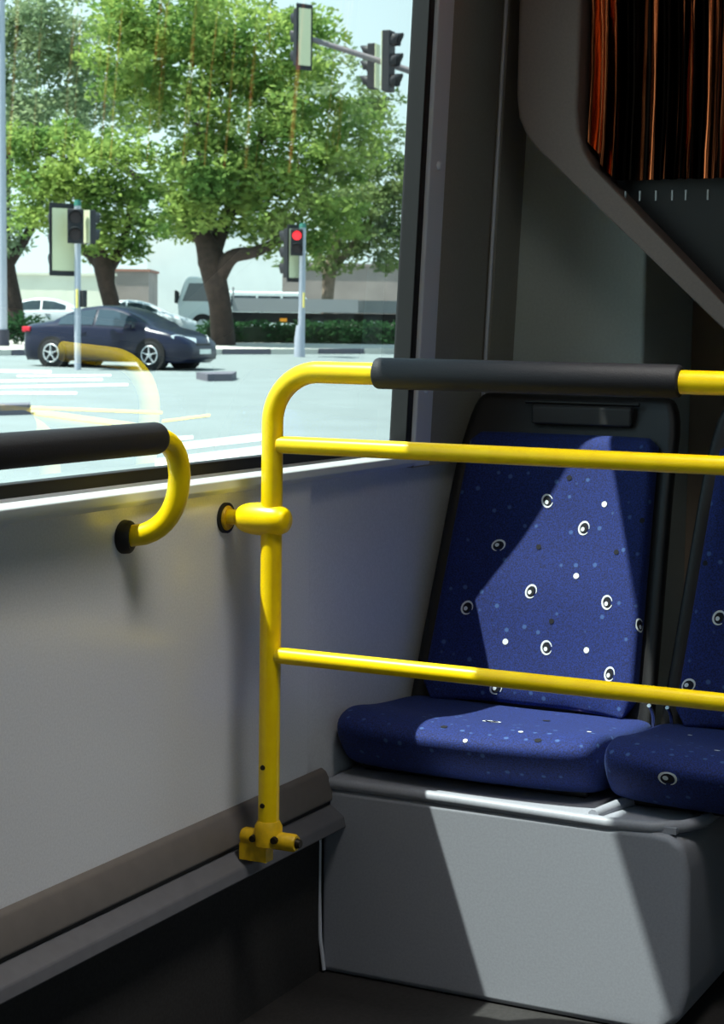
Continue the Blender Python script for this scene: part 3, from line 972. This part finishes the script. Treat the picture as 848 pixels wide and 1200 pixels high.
    for sgn in (1, -1):
        g = MB().prism([(2.07, sgn*.50, .60), (2.17, sgn*.30, .60), (2.15, sgn*.30, .70), (1.86, sgn*.72, .78), (1.80, sgn*.82, .76), (1.88, sgn*.79, .64)], (.03, 0, .02))
        local(g, c, 'headlight', LAMPW, bevel=.01)
        g = MB().prism([(-2.235, sgn*.50, .78), (-2.245, sgn*.50, .90), (-2.17, sgn*.80, .93), (-1.98, sgn*.86, .93), (-2.0, sgn*.87, .84), (-2.18, sgn*.79, .78)], (0, 0, .012))
        local(MB().box((-2.23, min(sgn*.48, sgn*.80), .80), (-2.12, max(sgn*.48, sgn*.80), .93)).box((-2.16, min(sgn*.74, sgn*.845), .82), (-1.98, max(sgn*.74, sgn*.845), .93)), c, 'tail_light', LAMPR, bevel=.02)
        local(MB().box((.68, min(sgn*.88, sgn*1.0), .92), (.84, max(sgn*.88, sgn*1.0), 1.03)), c, 'wing_mirror', paint, bevel=.03)
        [local(MB().box((hx, sgn*.872-.012, .79), (hx+.18, sgn*.872+.012, .815)), c, 'door_handle', paint) for hx in (-.6, .38)]
    local(MB().box((2.15, -.32, .50), (2.21, .32, .60)), c, 'grille', GASK, bevel=.01)
    local(MB().box((2.20, -.26, .36), (2.262, .26, .47)), c, 'number_plate', PAINT)
    local(MB().box((2.14, -.55, .24), (2.235, .55, .33)), c, 'lower_intake', GASK, bevel=.01)
    return c
NAVY = mat('navy_paint', (16, 20, 44), .3, spec=.35, coat=.15)
SILV = mat('silver_paint', (196, 202, 206), .3, spec=.6, coat=.4)
car = make_car(NAVY, 'dark navy sedan crossing the junction, headed right', None)
w0 = G(60, 431.5); w1 = G(178, 432.5)
hd_ = hdir(R(-24))
car.location = w0.lerp(w1, .5)+V((-hd_.y, hd_.x, 0))*.8; car.location.z = gz(car.location)+.0
car.scale = (.95, .95, .95); car.rotation_euler = (0, 0, math.atan2(hd_.y, hd_.x))
def add_sedan(depth, px, ang, lab, paint):
    c2 = copy_tree(car)
    for ch in [o for o in bpy.data.objects if o.parent == c2 and o.name.split('.')[0] in ('body', 'wing_mirror')]:
        ch.data = ch.data.copy(); ch.data.materials[0] = paint
    c2['label'] = lab
    p = on(depth, px); c2.location = p; h_ = hdir(ang); c2.rotation_euler = (0, 0, math.atan2(h_.y, h_.x))
    return c2
add_sedan(68.6, 46, R(178), 'pale silver sedan at the far left, roof and windows showing behind the navy car boot', SILV)
add_sedan(62.8, 158, R(2), 'pale silver sedan showing just above the windscreen and bonnet of the navy car', SILV)

# ---------------------------------------------------------------- trucks and van
TRW = mat('truck_white', (205, 212, 212), .5)
TRG = mat('truck_grey', (150, 150, 152), .6)
TRD = mat('chassis', (38, 40, 42), .8)
def make_truck(lab, group):
    c = thing('flatbed_truck', (0, 0, 0), lab, 'truck', group)     # front towards -x
    cab = [(0, .55), (-.04, 1.2), (.22, 2.02), (.34, 2.14), (1.55, 2.16), (1.62, 2.05), (1.62, .55)]
    local(MB().prism([(x, -.95, z) for x, z in cab], (0, 1.9, 0)), c, 'cab', TRW, bevel=.06)
    for s_ in (-1, 1):
        local(MB().add([(.12, s_*.958, 1.28), (1.15, s_*.958, 1.28), (1.15, s_*.958, 1.92), (.36, s_*.958, 1.92)], [(0, 1, 2, 3)]), c, 'side_window', CGL)
        local(MB().box((-.15, s_*1.12-.08, 1.2), (-.05, s_*1.12+.08, 1.65)), c, 'mirror', TRD, bevel=.02)
    local(MB().add([(-.055, -.82, 1.24), (-.055, .82, 1.24), (.19, .78, 1.96), (.19, -.78, 1.96)], [(0, 1, 2, 3)]), c, 'windscreen', CGL)
    local(MB().box((1.9, -1.05, .95), (6.4, 1.05, 1.05)).box((1.9, -1.05, 1.05), (6.4, -1.0, 1.42)).box((1.9, 1.0, 1.05), (6.4, 1.05, 1.42)).box((1.9, -1.05, 1.05), (1.96, 1.05, 1.8)), c, 'cargo_bed', TRG)
    local(MB().box((.3, -.42, .55), (6.3, -.28, .92)).box((.3, .28, .55), (6.3, .42, .92)), c, 'chassis', TRD)
    for x in (.85, 5.0):
        for s_ in (-1, 1):
            w_ = local(MB().tube([(x, s_*.72, .42), (x, s_*.98, .42)], .42, 24), c, 'wheel', TYRE)
            rr_ = local(MB().tube([(x, s_*.985, .42), (x, s_*1.0, .42)], .22, 16), c, 'rim', RIM); rr_.parent = w_
    local(MB().box((3.6, -1.07, .6), (3.85, -1.02, .72)), c, 'side_marker', mat('amber', (240, 150, 20), .4))
    return c
tk = make_truck('white cab-over flatbed truck parked behind the big tree trunk, cab at left', 'parked flatbeds')
p = on(66, 207); p += FH*1.0
tk.location = p; a_ = math.atan2(RH.y, RH.x)+R(4); tk.rotation_euler = (0, 0, a_); tk.location.z = gz(p)+.05
tk2 = copy_tree(tk); tk2['label'] = 'pale flatbed truck parked nearest the dark window edge, cab hidden by the frame'
p = on(72, 585); tk2.location = p; tk2.location.z = gz(p); tk2.rotation_euler = (0, 0, math.atan2(RH.y, RH.x)+math.pi)
van = thing('van', (0, 0, 0), 'white van with dark side windows behind the first truck bed', 'van')
vp = [(-2.3, .3), (-2.32, 1.9), (-2.2, 2.02), (1.3, 2.02), (1.75, 1.4), (2.35, 1.15), (2.4, .35)]
local(MB().prism([(x, -.9, z) for x, z in vp], (0, 1.8, 0)), van, 'body', mat('van_white', (232, 238, 238), .4), bevel=.06)
for x0, x1 in ((-2.1, -.9), (-.8, .3), (.4, 1.35)):
    local(MB().add([(x0, -.906, 1.3), (x1+(.22 if x1 > 1 else 0), -.906, 1.3), (x1, -.906, 1.82), (x0, -.906, 1.82)], [(0, 1, 2, 3)]), van, 'side_window', CGL)
for x in (-1.5, 1.5):
    local(MB().tube([(x, -.92, .34), (x, -.7, .34)], .34, 20), van, 'wheel', TYRE)
van.scale = (.84, .84, .84); p = on(76, 322); van.location = p; van.location.z = gz(p)+.35; van.rotation_euler = (0, 0, math.atan2(RH.y, RH.x))
van.location.z = gz(p)

# ---------------------------------------------------------------- traffic signals
CREAM = mat('signal_cream', (214, 214, 178), .7)
SBLK = mat('signal_black', (28, 28, 34), .6)
SGREY = mat('galvanised', (168, 172, 184), .5, metal=.2)
GRNC = mat('green_cap', (40, 110, 96), .6)
REDL = mat('red_signal', (255, 40, 50), .4, emit=1.6)
DLENS = mat('dead_lens', (40, 20, 24), .4)
def head(parent, c, dirv, n, w_, h_, lit=None, board=0, name='signal_head', depth=.2, backmat=CREAM):
    """signal head centred at c whose lenses face dirv"""
    d = dirv.normalized(); s_ = V((0, 0, 1)).cross(d).normalized(); z = V((0, 0, 1))
    def B(mb, cc, a, b2, e, mi=0):
        M_ = Matrix((d, s_, z)).transposed().to_4x4(); M_.translation = cc
        mb.box((-a/2, -b2/2, -e/2), (a/2, b2/2, e/2), mi, M_)
    m_ = MB(); B(m_, c, depth, w_, h_)
    hd = m_.build(name, SBLK, parent=parent, bevel=.02)
    bk = MB(); B(bk, c-d*(depth/2+.012), .02, (w_ if not board else board-.12), h_*(.97 if not board else 1.0)); bk.build('back_cover', backmat, parent=hd)
    if board:
        bb_ = MB(); B(bb_, c-d*(depth/2-.01), .02, board, h_+.22); bb_.build('backboard', SBLK, parent=hd)
    r_ = min(w_*.36, h_/n*.40)
    for k in range(n):
        cc = c+z*(h_/2-h_*(k+.5)/n)+d*depth/2
        MB().tube([cc, cc+d*.015], r_, 18).build('lens', REDL if lit == k else DLENS, parent=hd)
        v_ = MB(); vs = []; N = 16; L_ = r_*1.9
        for i in range(N+1):
            a = R(-35)+R(250)*i/N
            o = s_*math.cos(a)*r_*1.15+z*math.sin(a)*r_*1.15
            ln = L_*(.55+.45*max(0, math.sin(a)))
            vs += [cc+o, cc+o+d*ln, cc+o*1.1, cc+o*1.1+d*ln]
        fs = []
        for i in range(N):
            q = 4*i
            fs += [(q, q+4, q+5, q+1), (q+2, q+3, q+7, q+6), (q+1, q+5, q+7, q+3)]
        v_.add(vs, fs, 0, True); v_.build('visor', SBLK, parent=hd)
    return hd
def sig_post(px, depth, ytop, r_, lab):
    b_ = on(depth, px); top = D(px, ytop, depth).z
    s_ = thing('traffic_signal', tuple(b_), lab, 'traffic light')
    MB().tube([(b_.x, b_.y, b_.z-.02), (b_.x, b_.y, top)], r_, 16).build('post', SGREY, parent=s_)
    MB().tube([(b_.x, b_.y, top), (b_.x, b_.y, top+.12)], [r_*1.15, r_*.9], 16).build('post_cap', GRNC, parent=s_)
    return s_, V((b_.x, b_.y, 0))
# left post
dp = 39.7
s_, _ = sig_post(91, dp, 241, .07, 'three-way traffic signal post in front of the navy car')
head(s_, D(72.5, 281, dp+.1), hdir(R(128)), 3, .42, 1.32, board=.70)
head(s_, D(88.5, 265, dp-.25), hdir(R(-82)), 2, .34, .72, name='pedestrian_head')
head(s_, D(102, 266, dp+.25), hdir(R(58)), 2, .34, .72, name='pedestrian_head')
pb = MB(); c = D(97, 350, dp); pb.box((c.x-.07, c.y-.07, c.z-.18), (c.x+.07, c.y+.07, c.z+.18)); pb.build('push_button_box', SBLK, parent=s_, bevel=.02)
pb = MB(); c = D(91, 350, dp)-FH*.07; pb.tube([c-V((0, 0, .2)), c+V((0, 0, .2))], .03, 8); pb.build('reflector_strip', PAINTY, parent=s_)
# right post
dp = 49.6
s_, _ = sig_post(353, dp, 267, .09, 'traffic signal post with lit red pedestrian light before the hedge')
head(s_, D(341, 297, dp+.1), hdir(R(135)), 3, .40, 1.30, board=.46)
head(s_, D(347.5, 284, dp-.28), hdir(R(-86)), 2, .33, .70, lit=0, name='pedestrian_head')
b_ = on(dp, 351); MB().tube([b_, b_+V((0, 0, .5)), b_+V((0, 0, .85))], [.15, .14, .09], 16).build('post_base', SGREY, parent=s_)
pb = MB(); c = D(356, 352, dp)-FH*.09; pb.tube([c-V((0, 0, .2)), c+V((0, 0, .2))], .03, 8); pb.build('reflector_strip', PAINTY, parent=s_)
# overhead mast with two heads
dp = 45
b_ = on(dp+1, 520)
s_ = thing('mast_signal', tuple(b_), 'overhead signals hung on a mast arm, at the top of the window', 'traffic light')
a1 = D(520, 96, dp+1); a0 = D(340, 38, dp+1)
MB().tube([b_, V((b_.x, b_.y, a1.z+.3))], [.16, .11], 16).build('mast', SGREY, parent=s_)
MB().tube([a1, D(440, 70, dp+1), a0], [.09, .075, .06], 12).build('mast_arm', mat('mast_grey', (120, 112, 116), .6), parent=s_)
head(s_, D(354, 44, dp+.8), hdir(R(124)), 3, .40, 1.36, board=.46, backmat=CREAM)
head(s_, D(455, 72, dp+.6), hdir(R(-22)), 3, .40, 1.45)
head(s_, D(437, 78, dp+1.5), hdir(R(160)), 3, .34, 1.1)

# lamp post at the far left
b_ = G(3, 411)
lp = thing('lamp_post', tuple(b_), 'tall pale grey lamp post with black base at the left edge', 'lamp post')
MB().tube([b_, b_+V((0, 0, 11.5))], [.135, .10], 20).build('post', SGREY, parent=lp)
MB().tube([b_, b_+V((0, 0, .58))], [.19, .18], 20).build('post_base', mat('post_base_black', (44, 46, 60), .7), parent=lp)
MB().tube([b_+V((0, 0, 11.4)), b_+V((0, 0, 11.8))-RH*1.6], [.06, .05], 10).build('lamp_arm', SGREY, parent=lp)
MB().box((b_.x-1.1, b_.y+.9, b_.z+11.7), (b_.x-.5, b_.y+1.3, b_.z+11.85)).build('lamp_head', SGREY, parent=lp)
# bus outer body below the windows so the street side is closed
struct(MB().box((XB, .051, -.55), (XE, .09, .80)).build('trim_9', mat('bus_paint', (200, 205, 205), .4)))
